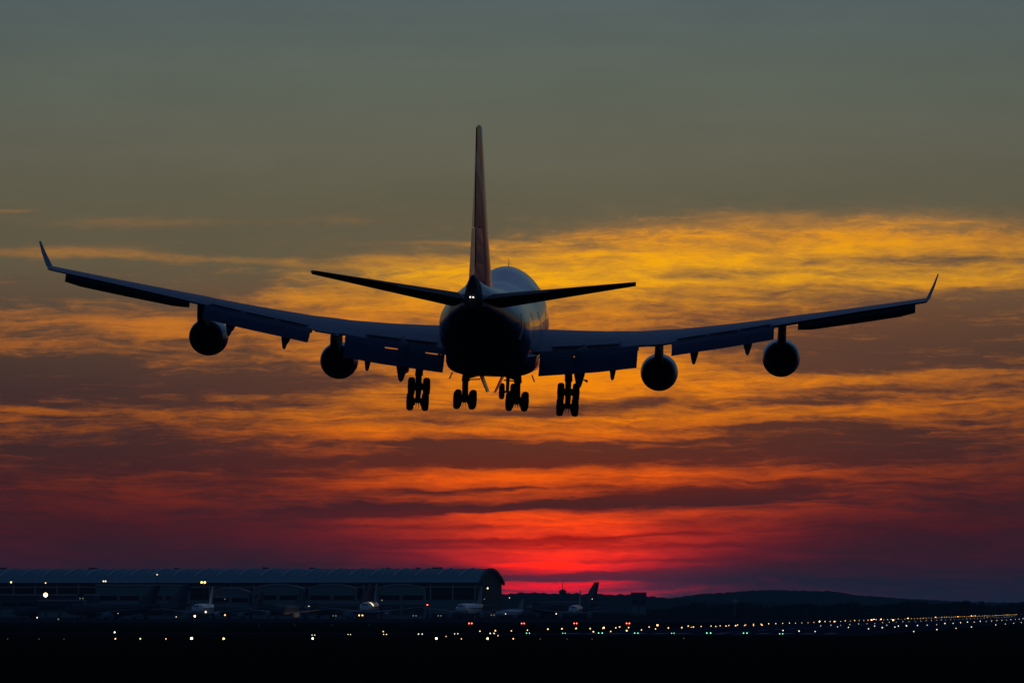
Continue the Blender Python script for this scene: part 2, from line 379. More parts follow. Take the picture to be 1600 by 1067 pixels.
tree(1508, 935.5, 3600, 'broad dark tree rising highest above the far wood at the right', .55)
tree(1533, 937.5, 3650, 'lower rounded dark tree just right of the highest tree in the far wood', .5)
tree(1599, 938, 3600, 'dark tree cut by the right edge of the photo above the runway lights', .5)
tree(1262, 941, 3800, 'dark tree standing out of the far wood below the hill crest', .5)

# ------------------------------------------------------------------ landing airliner
AX, AD, AZ, YAW, PIT, ROL = -1.3607, 417.6466, 20.2585, 0.04325, 0.05726, 0.03904
MA = Matrix.Translation((AX, AD, AZ + CAM_H)) @ Matrix.Rotation(-YAW, 4, 'Z') @ Matrix.Rotation(PIT, 4, 'X') @ Matrix.Rotation(ROL, 4, 'Y')
BASE = 6.0                                   # empty sits under the wheels
jet = empty('landing_airliner', MA @ Matrix.Translation((0, 0, -BASE)))
tag(jet, 'huge four engined airliner with wheels down flying away into the red sunset', 'airliner')
def L(xa, y, z): return (y, 35 - xa, z - 5 + BASE)
# fuselage stations: aft distance, half width, top, bottom, height of the widest line
ST = [(0, .05, 5.0, 4.9, 4.95), (.5, .75, 5.75, 4.2, 4.9), (1.5, 1.35, 6.6, 3.6, 4.9), (3, 1.95, 7.6, 3.0, 5.0), (5, 2.55, 8.75, 2.5, 5.1), (7.5, 2.95, 9.55, 2.15, 5.25),
      (10, 3.17, 9.86, 2.0, 5.4), (13, 3.25, 9.9, 1.98, 5.4), (20, 3.25, 9.88, 1.98, 5.4), (23, 3.25, 9.7, 1.98, 5.35), (26, 3.25, 9.2, 1.97, 5.3), (29, 3.25, 8.7, 1.95, 5.25), (32, 3.25, 8.5, 1.95, 5.2),
      (40, 3.25, 8.46, 1.95, 5.2), (46, 3.25, 8.46, 2.0, 5.2), (49, 3.22, 8.46, 2.25, 5.3), (52, 3.08, 8.46, 2.75, 5.5), (55, 2.8, 8.46, 3.4, 5.8), (58, 2.4, 8.48, 4.15, 6.15), (61, 1.9, 8.55, 4.95, 6.55),
      (64, 1.2, 8.75, 5.75, 6.95), (66.3, .66, 9.0, 6.4, 7.4), (68, .42, 9.15, 6.75, 7.8), (68.6, .30, 9.05, 6.95, 7.9)]
def station(xa):
    for a, b in zip(ST, ST[1:]):
        if a[0] <= xa <= b[0]:
            t = (xa - a[0]) / (b[0] - a[0]); return [a[i] + (b[i] - a[i]) * t for i in range(5)]
def fring(st, n=48):
    xa, hw, zt, zb, zm = st; r = []
    for i in range(n):
        t = 2 * math.pi * i / n; c, s = math.cos(t), math.sin(t)
        e = 1.0 if zt - zm < 3.4 else 1.0 + .16 * min(1, (zt - zm - 3.4))
        if s >= 0: r.append(L(xa, hw * math.copysign(abs(c) ** e, c), zm + (zt - zm) * s))
        else:
            bel = 0.84 if 26 < xa < 48 else .97
            r.append(L(xa, hw * math.copysign(abs(c) ** bel, c), zm + (zb - zm) * abs(s) ** bel * 1.0 * -1 * -1 if False else zm - (zm - zb) * abs(s) ** bel))
    return r
def halfw(xa, z):                           # half width of the hull at height z
    _, hw, zt, zb, zm = station(xa)
    s = (z - zm) / (zt - zm) if z >= zm else (zm - z) / (zm - zb)
    s = max(0, min(1, s)); c = math.sqrt(1 - s * s)
    e = 1.0 if zt - zm < 3.4 else 1.0 + .16 * min(1, (zt - zm - 3.4))
    return hw * c ** (e if z >= zm else .97)
def hull_mat():
    m_ = bpy.data.materials.new('two_tone_hull_paint'); m_.use_nodes = True; t = m_.node_tree; X.nt = t
    b = t.nodes['Principled BSDF']; tco = t.nodes.new('ShaderNodeTexCoord'); s_ = t.nodes.new('ShaderNodeSeparateXYZ')
    t.links.new(tco.outputs['Object'], s_.inputs[0])
    z_, y_ = X(s_.outputs[2]), X(s_.outputs[1])
    # navy belly rising a little towards the tail
    line = sstep(z_ - (3.95 - 5 + BASE) - sstep(y_ * -1.0, 5, 27) * 3.1, -.03, .03)
    c = mixc(line, linc(.008, .013, .06), linc(.72, .75, .78))
    # faint panel joints and soiling
    jn = X.m('FRACT', y_ * (1 / 2.54)); jn = clamp(sstep(jn, .0, .012) * sstep(1 - jn, .0, .012))
    dirt = noise(vec(X(s_.outputs[0]) * .8, y_ * .12, z_ * .9), 5, .6)
    c = mixc(dirt * .35 + (1 - jn) * .3, c, mixc(1.0, c, linc(.45, .43, .42), 'MULTIPLY'))
    t.links.new(c, b.inputs['Base Color']); b.inputs['Roughness'].default_value = .22
    b.inputs['Coat Weight'].default_value = .5; b.inputs['Coat Roughness'].default_value = .06
    return m_
M['hull'] = hull_mat()
q = MB(); dense = []
for a, b in zip(ST, ST[1:]):
    k = 3 if a[0] > 1 else 1
    for i in range(k):
        t = i / k; dense.append([a[j] + (b[j] - a[j]) * t for j in range(5)])
dense.append(list(ST[-1]))
q.loft([fring(s_) for s_ in dense])
hull = q.build('fuselage', M['hull'], jet)
def hullpatch(q, x0, x1, z0, z1, side, off=.02, n=2, mi=0):
    rows = []
    for k in range(n + 1):
        z = z0 + (z1 - z0) * k / n
        rows.append((L(x0, side * (halfw(x0, z) + off), z), L(x1, side * (halfw(x1, z) + off), z)))
    for (a, b), (c, d_) in zip(rows, rows[1:]):
        q.quad([a, b, d_, c] if side < 0 else [b, a, c, d_], mi)
win = MB()
for side in (-1, 1):
    x = 7.5
    while x < 57.5:
        if not any(abs(x - dd) < .8 for dd in (9, 18, 29.5, 41.5, 54)): hullpatch(win, x, x + .27, 5.62, 5.98, side)
        x += .508
    x = 5
    while x < 23.5:
        hullpatch(win, x, x + .27, 8.02, 8.36, side); x += .508
wo = win.build('cabin_windows', M['glass'], hull, smooth=False); wo['kind'] = 'stuff'
for side in (-1, 1):
    for dd in (9, 18, 29.5, 41.5, 54):
        q = MB(); hullpatch(q, dd - .53, dd + .53, 4.75, 6.6, side, .03, 5); q.build('cabin_door', M['white'], hull)
# belly fairing: broad flat bottom between the wings
q = MB()
def bring(xa, hw, zb): return [L(xa, hw * math.copysign(abs(math.cos(t)) ** .55, math.cos(t)), 3.3 - (3.3 - zb) * abs(math.sin(t)) ** .6 * (1 if math.sin(t) < 0 else -.2)) for t in [2 * math.pi * i / 28 for i in range(28)]]
q.loft([bring(19, 1.6, 2.6), bring(22, 2.9, 1.95), (bring(27, 3.3, 1.78)), bring(38, 3.3, 1.78), bring(42, 3.0, 1.9), bring(46, 1.4, 2.6)])
q.build('belly_fairing', M['navy'], jet)
# antennas, tail light
q = MB(); q.loft([[L(13, -.03, 9.85), L(13.5, .03, 9.85), L(13.5, -.03, 9.85)], [L(13.3, -.01, 10.55), L(13.5, .01, 10.55), L(13.5, -.01, 10.55)]])
q.build('antenna', M['dark'], jet)
tl = lampmat('white_tail_lamp', (1, .93, .8, 1), 3)
for s_ in (-.1, .1):
    q = MB(); q.rev([(-.05, .01), (-.03, .035), (0, .045), (.03, .035), (.05, .01)], L(68.72, s_, 7.66), (0, 1, 0), 12); q.build('tail_light', tl, jet)
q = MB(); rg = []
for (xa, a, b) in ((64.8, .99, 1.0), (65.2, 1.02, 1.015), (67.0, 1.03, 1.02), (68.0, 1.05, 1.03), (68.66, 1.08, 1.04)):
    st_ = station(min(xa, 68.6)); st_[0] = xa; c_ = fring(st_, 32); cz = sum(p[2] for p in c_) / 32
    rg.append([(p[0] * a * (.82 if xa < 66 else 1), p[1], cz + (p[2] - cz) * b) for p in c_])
q.loft(rg); q.build('tail_cone_shade', M['dark'], jet)  # dark sleeve over the hull end; shade of the rear face put into colour

# aerofoil ring at a span station: leading edge x, chord, thickness ratio, z of the leading edge, drop to the trailing edge
AF = [(1, 0), (.9, .018), (.75, .042), (.55, .062), (.35, .07), (.2, .064), (.1, .05), (.04, .033), (.01, .017), (0, 0)]
def foil(xle, c, tc_, zle, zte, y, up=1.0, lo=.75):
    r = []
    for u, t in AF: r.append(L(xle + c * u, y, zle + (zte - zle) * u + t * up * tc_ / .12 * c))
    for u, t in AF[::-1][1:-1]: r.append(L(xle + c * u, y, zle + (zte - zle) * u - t * lo * tc_ / .12 * c))
    return r
def lerp(tab, y):
    y = abs(y)
    for (a, *va), (b, *vb) in zip(tab, tab[1:]):
        if y <= b: t = (y - a) / (b - a); return [p + (r_ - p) * t for p, r_ in zip(va, vb)]
    return list(tab[-1][1:])
# span y: z of leading edge, z of trailing edge (flexed and twisted as it flies)
WZ = [(0, 4.55, 3.45), (3.2, 4.55, 3.55), (7.9, 4.75, 4.0), (11.5, 5.02, 4.5), (13.2, 5.25, 4.72), (15.5, 5.6, 5.2), (17.5, 5.92, 5.6), (21.5, 6.62, 6.5), (26.7, 7.58, 7.57), (31.3, 8.5, 8.47)]
wLE = lambda y: 17.5 + .885 * abs(y)
wTE = lambda y: 34.06 + .33 * abs(y) if abs(y) < 12.4 else 38.15 + .59 * (abs(y) - 12.4)
for side in (-1, 1):
    q = MB(); rings = []
    for k in range(33):
        y = 1.5 + (31.3 - 1.5) * k / 32; zl, zt = lerp(WZ, y)
        # where the flaps run out the fixed trailing edge stops short
        te = wTE(y); cut = .9 if (3.3 < y < 10.9 or 13.2 < y < 20.4) else 1.0
        rings.append(foil(wLE(y), (te - wLE(y)) * cut, .125 - .04 * y / 31, zl, zl + (zt - zl) * cut, side * y))
    if side > 0: rings = rings[::-1]
    q.loft(rings); wing = q.build('wing', M['wing'], jet)
    # winglet
    q = MB(); zl, zt = lerp(WZ, 31.3)
    rr = [foil(wLE(31.3), 3.95, .085, zl, zt, side * 31.3), foil(wLE(31.3) + .5, 3.5, .085, zl + .12, zt + .12, side * 31.55), foil(wLE(31.3) + 2.5, 1.35, .08, zl + 1.85, zt + 1.85, side * 32.15)]
    # stand the winglet's sections upright
    rr2 = []
    for (xx, cc, yy, zz) in ((wLE(31.3), 3.95, 31.2, 8.45), (wLE(31.3) + .6, 3.3, 31.4, 8.66), (wLE(31.3) + 1.7, 2.2, 31.76, 9.6), (wLE(31.3) + 2.6, 1.0, 32.02, 10.42)):
        ring = []
        for u, t in AF: ring.append(L(xx + cc * u, side * (yy + t * .55 * cc), zz - t * .2))
        for u, t in AF[::-1][1:-1]: ring.append(L(xx + cc * u, side * (yy - t * .55 * cc), zz + t * .2))
        rr2.append(ring)
    if side < 0: rr2 = [list(reversed(r_)) for r_ in rr2]
    q.loft(rr2); q.build('winglet', M['trim'], wing)
    # trailing edge flaps: a fore and an aft panel each, drooped
    def panel(name, y0, y1, f0, c_, dz0, dz1, th, m_, n=8, parent=wing, slant=0.0):
        q = MB(); rg = []
        for k in range(n + 1):
            t_ = k / n; y = y0 + (y1 - y0) * t_; zl, zt = lerp(WZ, y)
            x0 = wTE(y) + f0; 
            cc = c_[0] + (c_[1] - c_[0]) * t_; a = dz0[0] + (dz0[1] - dz0[0]) * t_; b = dz1[0] + (dz1[1] - dz1[0]) * t_
            if slant:                        # slots left open over short stretches
                a -= .20 * max([min(1, max(0, (y - u0) / .08)) * min(1, max(0, (u1 - y) / .08)) for u0, u1 in (((3.7, 5.1), (6.4, 7.9)) if side < 0 else ((5.9, 6.35),))])
            rg.append(foil(x0, cc, th, zt + a, zt + b, side * y))
        if side > 0: rg = rg[::-1]
        q.loft(rg); return q.build(name, m_, parent)
    for (y0, y1, dr) in ((3.45, 10.75, (-1.66, -1.56)), (13.15, 20.6, (-.92, -.98))):
        k = .22
        panel('flap', y0, y1, -1.3, (1.5, 1.3), (-.02, .0), (dr[0] * k, dr[1] * k), .2, M['flap'])
        panel('aft_flap', y0 + .05, y1 - .05, -.05, (2.35, 2.0), (dr[0] * k + .10, dr[1] * k + .08), (dr[0], dr[1]), .11, M['flap'], 60 if y0 < 5 else 8, slant=1 if y0 < 5 else 0)
    panel('inboard_aileron', 11.2, 12.9, -1.7, (1.7, 1.7), (.02, .02), (-.1, -.1), .1, M['wing'], 2)
    # spoiler and flap track joints on the upper skin
    for (y0, y1) in ((4.2, 6.6), (6.75, 9.3), (13.5, 15.6), (15.75, 17.9), (18.05, 20.2)):
        q = MB(); top = []
        for y in (y0, y1):
            zl, zt = lerp(WZ, y); c_ = wTE(y) - wLE(y)
            for u, t in ((.72, .046), (.885, .021)):
                top.append(L(wLE(y) + c_ * u, side * y, zl + (zt - zl) * u + (t) * (.125 - .04 * y / 31) / .12 * c_ + .035))
        q.quad([top[0], top[1], top[3], top[2]] if side < 0 else [top[0], top[2], top[3], top[1]])
        lowr = [Vector(p) - Vector((0, 0, .03)) for p in top]
        for (a, b) in ((0, 1), (1, 3), (3, 2), (2, 0)): q.quad([top[a], top[b], lowr[b], lowr[a]])
        q.build('spoiler', M['wing'], wing, smooth=False)
    # leading edge flaps hanging under the outer, middle and inner wing
    for (y0, y1, dz) in ((22.3, 30.6, -.98), (13.3, 20.2, -.75), (4.2, 10.8, -.8)):
        q = MB(); rg = []
        for k in range(9):
            t_ = k / 8; y = y0 + (y1 - y0) * t_; zl, zt = lerp(WZ, y)
            end = 1.0 if 0 < k < 8 or y1 < 30 else .75
            x0 = wLE(y) - .55; ring = []
            for a in range(10):
                an = 2 * math.pi * a / 10
                ring.append(L(x0 + .16 * math.cos(an) - .42 * (math.sin(an)) * .9, side * y, zl + dz * .5 + .06 + (-dz * .5 * end) * math.sin(an)))
            rg.append(ring)
        if side < 0: rg = rg[::-1]
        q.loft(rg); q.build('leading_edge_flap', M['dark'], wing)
    # flap track fairings, drooped with the flaps and pointed at the rear
    for (y, zt_, big) in ((6.5, 1.3, 1.7), (8.95, 1.85, 1.1), (14.85, 3.25, 1.1), (18.7, 4.1, 1.15)):
        q = MB(); zl, ztt = lerp(WZ, y); rg = []
        xe = wTE(y) + 2.0
        P = [(xe - 5.2, zl * .3 + ztt * .7 - .55, .08), (xe - 4.4, ztt - .62, .26), (xe - 3, ztt - .72, .36), (xe - 1.8, ztt - .95, .36), (xe - .8, (ztt + zt_) / 2 - .15, .33), (xe - .15, zt_ + .18, .17), (xe, zt_ + .1, .08)]
        for (xx, zz, r_) in P:
            rg.append([L(xx, side * y + r_ * big * .8 * math.cos(a), zz + .1 + r_ * big * 1.5 * math.sin(a)) for a in [2 * math.pi * i / 12 for i in range(12)]])
        q.loft(rg); q.build('flap_track_fairing', M['flap'], wing)
    # engines
    for (y, zc, xf) in ((12.09, 2.32, 21.8), (21.17, 3.87, 30.8)):
        c0 = L(xf, side * y, zc)
        q = MB()
        q.rev([(.0, 1.13), (-.02, 1.22), (-.15, 1.30), (-.8, 1.40), (-2.0, 1.42), (-3.2, 1.37), (-4.2, 1.25), (-4.85, 1.13), (-4.86, 1.08), (-4.3, 1.04), (-3.0, .95), (-1.6, .95), (-.6, 1.02), (-.05, 1.1)], c0, (0, 1, 0), 40, caps=False)
        eng = q.build('engine', M['white'], jet)
        q = MB(); q.rev([(-.5, .02), (-.9, .3), (-1.0, 1.02), (-1.2, 1.02), (-1.3, .3), (-3.2, .55), (-4.3, .5), (-5.1, .04)], c0, (0, 1, 0), 28); q.build('core_nozzle', M['soot'], eng)
        q = MB(); q.rev([(-4.3, 1.245), (-4.86, 1.14), (-5.0, 1.10), (-5.01, 1.06), (-4.5, 1.03), (-2.0, .965), (-1.25, .965), (-1.2, .2)], c0, (0, 1, 0), 40, caps=False); q.build('nozzle_ring', M['dark'], eng)
        zl, zt = lerp(WZ, y); q = MB(); rg = []
        for (xx, z0, z1, hw) in ((xf + 1.3, zc + 1.3, zc + 1.42, .1), (xf + 3, zc + 1.2, zl + .1, .28), (xf + 5.2, zc + .7, zl - .05, .34), (xf + 7.2, zc + .85, zl - .25, .33), (xf + 9.4, zc + 1.4 + (.2 if y < 15 else 0), min(zl, zt) - .05, .2), (xf + 11, min(zl, zt) - .35, min(zl, zt) - .12, .06)):
            rg.append([L(xx, side * y - hw, z0), L(xx, side * y + hw, z0), L(xx, side * y + hw * .85, z1), L(xx, side * y - hw * .85, z1)])
        q.loft(rg); q.build('pylon', M['flap'], eng)
    # tailplane
    q = MB(); rg = []
    for k in range(9):
        t_ = k / 8; y = .6 + 10.4 * t_
        rg.append(foil(56.6 + .84 * y, 9.4 - 6.9 * t_, .10, 7.22 + .155 * y - .15 * (1 - t_), 7.42 + .142 * y, side * y, 1.0, 1.0))
    if side > 0: rg = rg[::-1]
    q.loft(rg); tp = q.build('tailplane', M['dark'], jet)  # grey tailplane and elevators coloured dark, shade painted in
    for (ya, yb) in ((1.6, 5.1), (5.15, 10.7)):
        q = MB(); rg = []
        for k in range(4):
            t_ = k / 3; y = ya + (yb - ya) * t_; tt = (y - .6) / 10.4; c_ = (9.4 - 6.9 * tt); xe = 56.6 + .84 * y + c_
            rg.append(foil(xe - .05, c_ * .06 + .18, .2, 7.42 + .142 * y, 7.42 + .142 * y + (.12 if ya > 5 else .02), side * y))
        if side > 0: rg = rg[::-1]
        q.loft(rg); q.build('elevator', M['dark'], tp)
    # stabiliser jack fairing plate seen beside the tail cone
# fin and rudder
def fin_mat():
    m_ = bpy.data.materials.new('fin_flag_paint'); m_.use_nodes = True; t = m_.node_tree; X.nt = t
    b = t.nodes['Principled BSDF']; tco = t.nodes.new('ShaderNodeTexCoord'); s_ = t.nodes.new('ShaderNodeSeparateXYZ'); t.links.new(tco.outputs['Object'], s_.inputs[0])
    y_, z_ = X(s_.outputs[1]), X(s_.outputs[2])
    wv = z_ * .62 + y_ * .30 + noise(vec(y_ * .12, z_ * .12, 0), 1, .4) * 1.6
    c = ramp(X.m('FRACT', wv * .135 + .12), [(0, linc(.03, .05, .22)), (.30, linc(.03, .05, .22)), (.32, linc(.7, .7, .72)), (.40, linc(.7, .7, .72)), (.42, linc(.26, .02, .03)), (.70, linc(.26, .02, .03)), (.72, linc(.7, .7, .72)), (.80, linc(.7, .7, .72)), (.82, linc(.03, .05, .22))])
    t.links.new(c, b.inputs['Base Color']); b.inputs['Roughness'].default_value = .25; b.inputs['Coat Weight'].default_value = .5
    return m_
M['fin'] = fin_mat()
def finring(xl, c_, z, th):
    r = []
    for u, t in AF: r.append(L(xl + c_ * u, t * th / .12 * c_, z))
    for u, t in AF[::-1][1:-1]: r.append(L(xl + c_ * u, -t * th / .12 * c_, z))
    return r
def finLE(z): return 52.6 + (z - 8.3) * 1.175
def finTE(z): return 66.3 + (z - 8.3) * .36
q = MB(); rg = []
for k in range(9):
    z = 8.2 + (19.15 - 8.2) * k / 8; rg.append(finring(finLE(z), (finTE(z) - finLE(z)) * .72, z, .135 - .05 * k / 8))
rg.append([(p[0] * .7, p[1], p[2] + .12 + .05 * i_ / 18) for i_, p in enumerate(rg[-1])])
q.loft(rg); vf = q.build('fin', M['fin'], jet)
for (za, zb) in ((8.75, 12.35), (12.42, 19.1)):
    q = MB(); rg = []
    for k in range(4):
        z = za + (zb - za) * k / 3; cc = finTE(z) - finLE(z); x0 = finLE(z) + cc * .715; hw = cc * (.052 - .02 * (z - 8.75) / 10) * .80
        x1 = finTE(z); sw = .06 if za < 12 else -.02
        rg.append([L(x0, -hw, z), L(x0, hw, z), L(x1, .04 + sw, z), L(x1, -.04 + sw, z)])
    q.loft(rg); q.build('rudder', M['fin'], vf, smooth=False)
# landing gear
def wheel(parent, xa, y, z, r=.68, wd=.50):
    q = MB(); q.rev([(-wd / 2, .22), (-wd / 2, r * .78), (-wd * .38, r * .93), (-wd * .2, r), (wd * .2, r), (wd * .38, r * .93), (wd / 2, r * .78), (wd / 2, .22)], L(xa, y, z), (1, 0, 0), 26)
    q.rev([(-wd * .35, .05), (-wd * .56, .14), (-wd * .4, .3), (wd * .4, .3), (wd * .56, .14), (wd * .35, .05)], L(xa, y, z), (1, 0, 0), 14, 1)
    return q.build('wheel', [M['rubber'], M['steel']], parent)
def main_gear(xa, y, zc, zt_, tilt, top, side, body):
    q = MB()
    q.tube(L(xa - .2, y - side * .1, top), L(xa, y, zc + 1.5), .31, .29, 14)
    q.tube(L(xa, y, zc + 1.6), L(xa, y, zc), .21, .21, 12)
    q.rev([(-.12, .2), (-.1, .3), (.1, .3), (.12, .2)], L(xa, y, zc + 1.45), (0, 0, 1), 14)
    gear = q.build('main_landing_gear', M['steel'], jet)
    ca, sa = math.cos(tilt), math.sin(tilt); h = .76
    fx, fz = xa - h * ca, zc + h * sa; ax, az = xa + h * ca, zc - h * sa
    q = MB(); q.tube(L(fx, y, fz), L(ax, y, az), .2, .2, 12)
    for (wx, wz) in ((fx, fz), (ax, az)):
        q.tube(L(wx, y - .56, wz), L(wx, y + .56, wz), .11, .11, 10)
        for s_ in (-.25, .25): q.tube(L(wx, y + s_ - .07, wz), L(wx, y + s_ + .07, wz), .27, .27, 14)
    for s_ in (-.3, -.1, .1, .3): q.tube(L(ax, y + s_ * .8, az - .05), L(ax + .25, y + s_, az - .42), .035, .02, 6)
    q.build('bogie_beam', M['steel'], gear)
    for (wx, wz) in ((fx, fz), (ax, az)):
        for s_ in (-.56, .56): wheel(gear, wx, y + s_, wz)
    q = MB()
    q.tube(L(xa + .2, y, zc + 1.5), L(xa + .75, y, zc + .95), .06, .06, 8); q.tube(L(xa + .75, y, zc + .95), L(xa + .2, y, zc + .3), .06, .06, 8)
    q.tube(L(xa - .1, y + .16, zc + 1.7), L(xa - .1, y + .2, zc + .1), .03, .03, 6); q.tube(L(xa + .2, y - .22, top), L(xa + .15, y - .2, zc + .2), .035, .035, 6)
    q.build('torque_link', M['steel'], gear)
    q = MB()
    if body:
        q.tube(L(xa, y, zc + 1.62), L(xa - .6, y - side * 1.35, 2.0), .15, .17, 10)
        q.tube(L(xa, y, zc + 1.45), L(xa - .3, y - side * 1.05, zc + 1.52), .045, .045, 8)
        q.tube(L(xa + .3, y + side * .12, zc + 2.2), L(xa - 1.8, y + side * .1, 2.1), .09, .09, 8)
    else:
        q.tube(L(xa, y, zc + 1.7), L(xa - .2, y - side * 1.5, 3.2), .09, .09, 10)
        q.tube(L(xa, y, zc + 1.9), L(xa - 2.2, y, 3.0), .08, .08, 8)
    q.build('drag_brace', M['steel'], gear)
    return gear
for side in (-1, 1):
    gr = main_gear(31.9, side * 5.55, .18, 0, R(46), 3.3, side, False)
    # wing gear door, hanging outboard of the leg
    q = MB(); y = side * 6.15
    q.loft([[L(30.2, y, 3.2), L(32.4, y, 3.2), L(32.4, y + side * .08, 3.2), L(30.2, y + side * .08, 3.2)], [L(30.6, y + side * .25, 1.75), L(32.2, y + side * .25, 1.75), L(32.2, y + side * .35, 1.75), L(30.6, y + side * .35, 1.75)], [L(30.8, y + side * .75, 1.45), L(32.0, y + side * .75, 1.6), L(32.0, y + side * .8, 1.7), L(30.8, y + side * .8, 1.55)]])
    q.build('gear_door', M['white'], gr, smooth=False)
    gr = main_gear(34.9, side * 1.92, -.02, 0, R(3), 2.2, side, True)
    q = MB()
    q.loft([[L(32.6, side * .78, 1.9), L(36.6, side * .78, 1.9), L(36.6, side * .9, 1.9), L(32.6, side * .9, 1.9)], [L(32.8, side * .24, .60), L(36.4, side * .24, .60), L(36.4, side * .30, .58), L(32.8, side * .30, .58)]])
    q.build('gear_door', M['navy'], gr, smooth=False)
    q = MB(); q.loft([[L(34, side * 2.9, 1.95), L(35.2, side * 2.9, 1.95), L(35.2, side * 2.96, 1.95), L(34, side * 2.96, 1.95)], [L(34, side * 3.1, 1.45), L(35.2, side * 3.1, 1.45), L(35.2, side * 3.16, 1.45), L(34, side * 3.16, 1.45)]])
    q.build('gear_door', M['navy'], gr, smooth=False)
q = MB(); q.tube(L(7.4, 0, 2.4), L(7.7, 0, .1), .17, .13, 12); q.tube(L(7.7, 0, 1.2), L(9.4, 0, 2.3), .07, .07, 8); q.tube(L(7.7, -.44, .08), L(7.7, .44, .08), .08, .08, 8)
ng = q.build('nose_landing_gear', M['steel'], jet)
for s_ in (-.44, .44): wheel(ng, 7.7, s_, .12, .64, .42)
for s_ in (-1, 1):
    q = MB(); q.loft([[L(6, s_ * .75, 2.3), L(8.6, s_ * .75, 2.3), L(8.6, s_ * .8, 2.3), L(6, s_ * .8, 2.3)], [L(6.1, s_ * .95, 1.35), L(8.5, s_ * .95, 1.35), L(8.5, s_ * 1.0, 1.35), L(6.1, s_ * 1.0, 1.35)]])
    q.build('gear_door', M['navy'], ng, smooth=False)

# ------------------------------------------------------------------ the long arched-roof terminal beyond the apron
TD = 2900.0
ROT = R(11)
TB = empty('terminal_building', Matrix.Translation((-15.7, TD, 0)) @ Matrix.Rotation(-ROT, 4, 'Z'))
tag(TB, 'long dark terminal with an arched ribbed roof filling the left horizon', 'terminal')
LEN, DEP, EAVE, TOP = 430.0, 62.0, 18.2, 25.4           # local: x to the left is negative, y away
def arch(y):                                            # roof height across the depth
    t = y / DEP
    return EAVE + (TOP - EAVE) * (1 - abs((t - .42) / (.42 if t < .42 else .58)) ** 2.1)
ys = [DEP * i / 20 for i in range(21)]
q = MB()
for x0, x1 in ((-LEN, -1.2),):
    q.loft([[(x, y - (2.2 if i == 0 else 0) + (2.2 if i == 20 else 0), arch(y)) for i, y in enumerate(ys)] + [(x, y, arch(y) - .7) for y in ys[::-1]] for x in (x0, x1)])
q.build('roof', M['roof'], TB)
q = MB(); k = len(ys)
q.quad([(-1.5, y, arch(y) - .72) for y in ys[::-1]] + [(-1.5, .4, 0), (-1.5, DEP - .4, 0)]); q.quad([(-LEN, y, arch(y) - .72) for y in ys] + [(-LEN, DEP - .4, 0), (-LEN, .4, 0)])
q.quad([(-LEN, DEP - .4, 0), (-1.5, DEP - .4, 0), (-1.5, DEP - .4, EAVE - .7), (-LEN, DEP - .4, EAVE - .7)][::-1])
q.build('end_wall', M['facade'], TB, smooth=False)
q = MB(); q.loft([[(x, y, arch(y) + .25) for y in ys] + [(x, y, arch(y) - 1.3) for y in ys[::-1]] for x in (-1.15, .2)]); q.build('verge', M['shed'], TB)
q = MB(); q.box(-LEN, -1.55, .5, 1.2, 0, EAVE - .9); q.build('front_wall', M['facade'], TB, smooth=False)
# slanting roof trusses, one shared mesh
def place(src, parent, loc, label=None):
    o = src.copy(); col.objects.link(o); o.parent = parent; o.location = loc
    return o
q = MB(); pts = [(5.6 * (i / 8), DEP * .02 + DEP * .36 * i / 8) for i in range(9)]
q.loft([[(x - .5, y, arch(y) + .02), (x + .5, y, arch(y) + .02), (x + .5, y, arch(y) + .6), (x - .5, y, arch(y) + .6)] for x, y in pts[2:]])
rib = q.build('roof_truss', M['rib'], TB); rib.location = (-14, 0, 0)
n_ = 1; x = -14 - 11.6
while x > -LEN + 10: place(rib, TB, (x, 0, 0)); x -= 11.6
# seams of the roof sheeting
q = MB(); x = -6
while x > -LEN:
    q.loft([[(x - .12, y, arch(y) + .01), (x + .12, y, arch(y) + .01), (x + .12, y, arch(y) + .16), (x - .12, y, arch(y) + .16)] for y in ys[:10]]); x -= 3.87
s_ = q.build('roof_seams', M['rib'] if False else M['trim'], TB, smooth=False); s_['kind'] = 'stuff'
# roof plant boxes
for x in (-31, -31.8 - 8, -58, -96, -121, -168, -214, -262, -301):
    q = MB(); q.box(x, x + random.uniform(2, 5), DEP * .42, DEP * .42 + 3, TOP - .1, TOP + random.uniform(.4, .9)); q.build('roof_vent', M['darksteel'], TB, smooth=False)
# glazed bays between columns
q = MB(); q.box(-.3, .3, -.1, .45, 0, EAVE - .9); cl = q.build('column', M['trim'], TB, smooth=False); cl.location = (-3.2, 0, 0)
x = -3.2 - 11.6
while x > -LEN: place(cl, TB, (x, 0, 0)); x -= 11.6
q = MB(); q.box(.5, 11.0, .2, .42, 9.9, 15.9); gp = q.build('glass_panel', M['glass'], TB, smooth=False); gp.location = (-14.8, 0, 0)
q = MB(); q.box(.5, 11.0, .2, .42, 2.2, 9.2); gq = q.build('lower_panel', M['panel'], TB, smooth=False); gq.location = (-14.8, 0, 0)
x = -14.8 - 11.6
while x > -LEN:
    place(gp, TB, (x, 0, 0)); place(gq, TB, (x, 0, 0)); x -= 11.6
q = MB(); q.box(-LEN, -1.6, -.3, .15, EAVE - 2.6, EAVE - 2.1); q.build('fascia', M['trim'], TB, smooth=False)
# gable glazing bars
q = MB()
for y in [DEP * (.08 + .12 * i) for i in range(8)]: q.box(-1.48, -1.2, y - .2, y + .2, 0, arch(y) - 1)
for z in (6, 12, 17): q.box(-1.48, -1.25, 1, DEP - 1, z, z + .4)
q.build('gable_frame', M['shed'], TB, smooth=False)

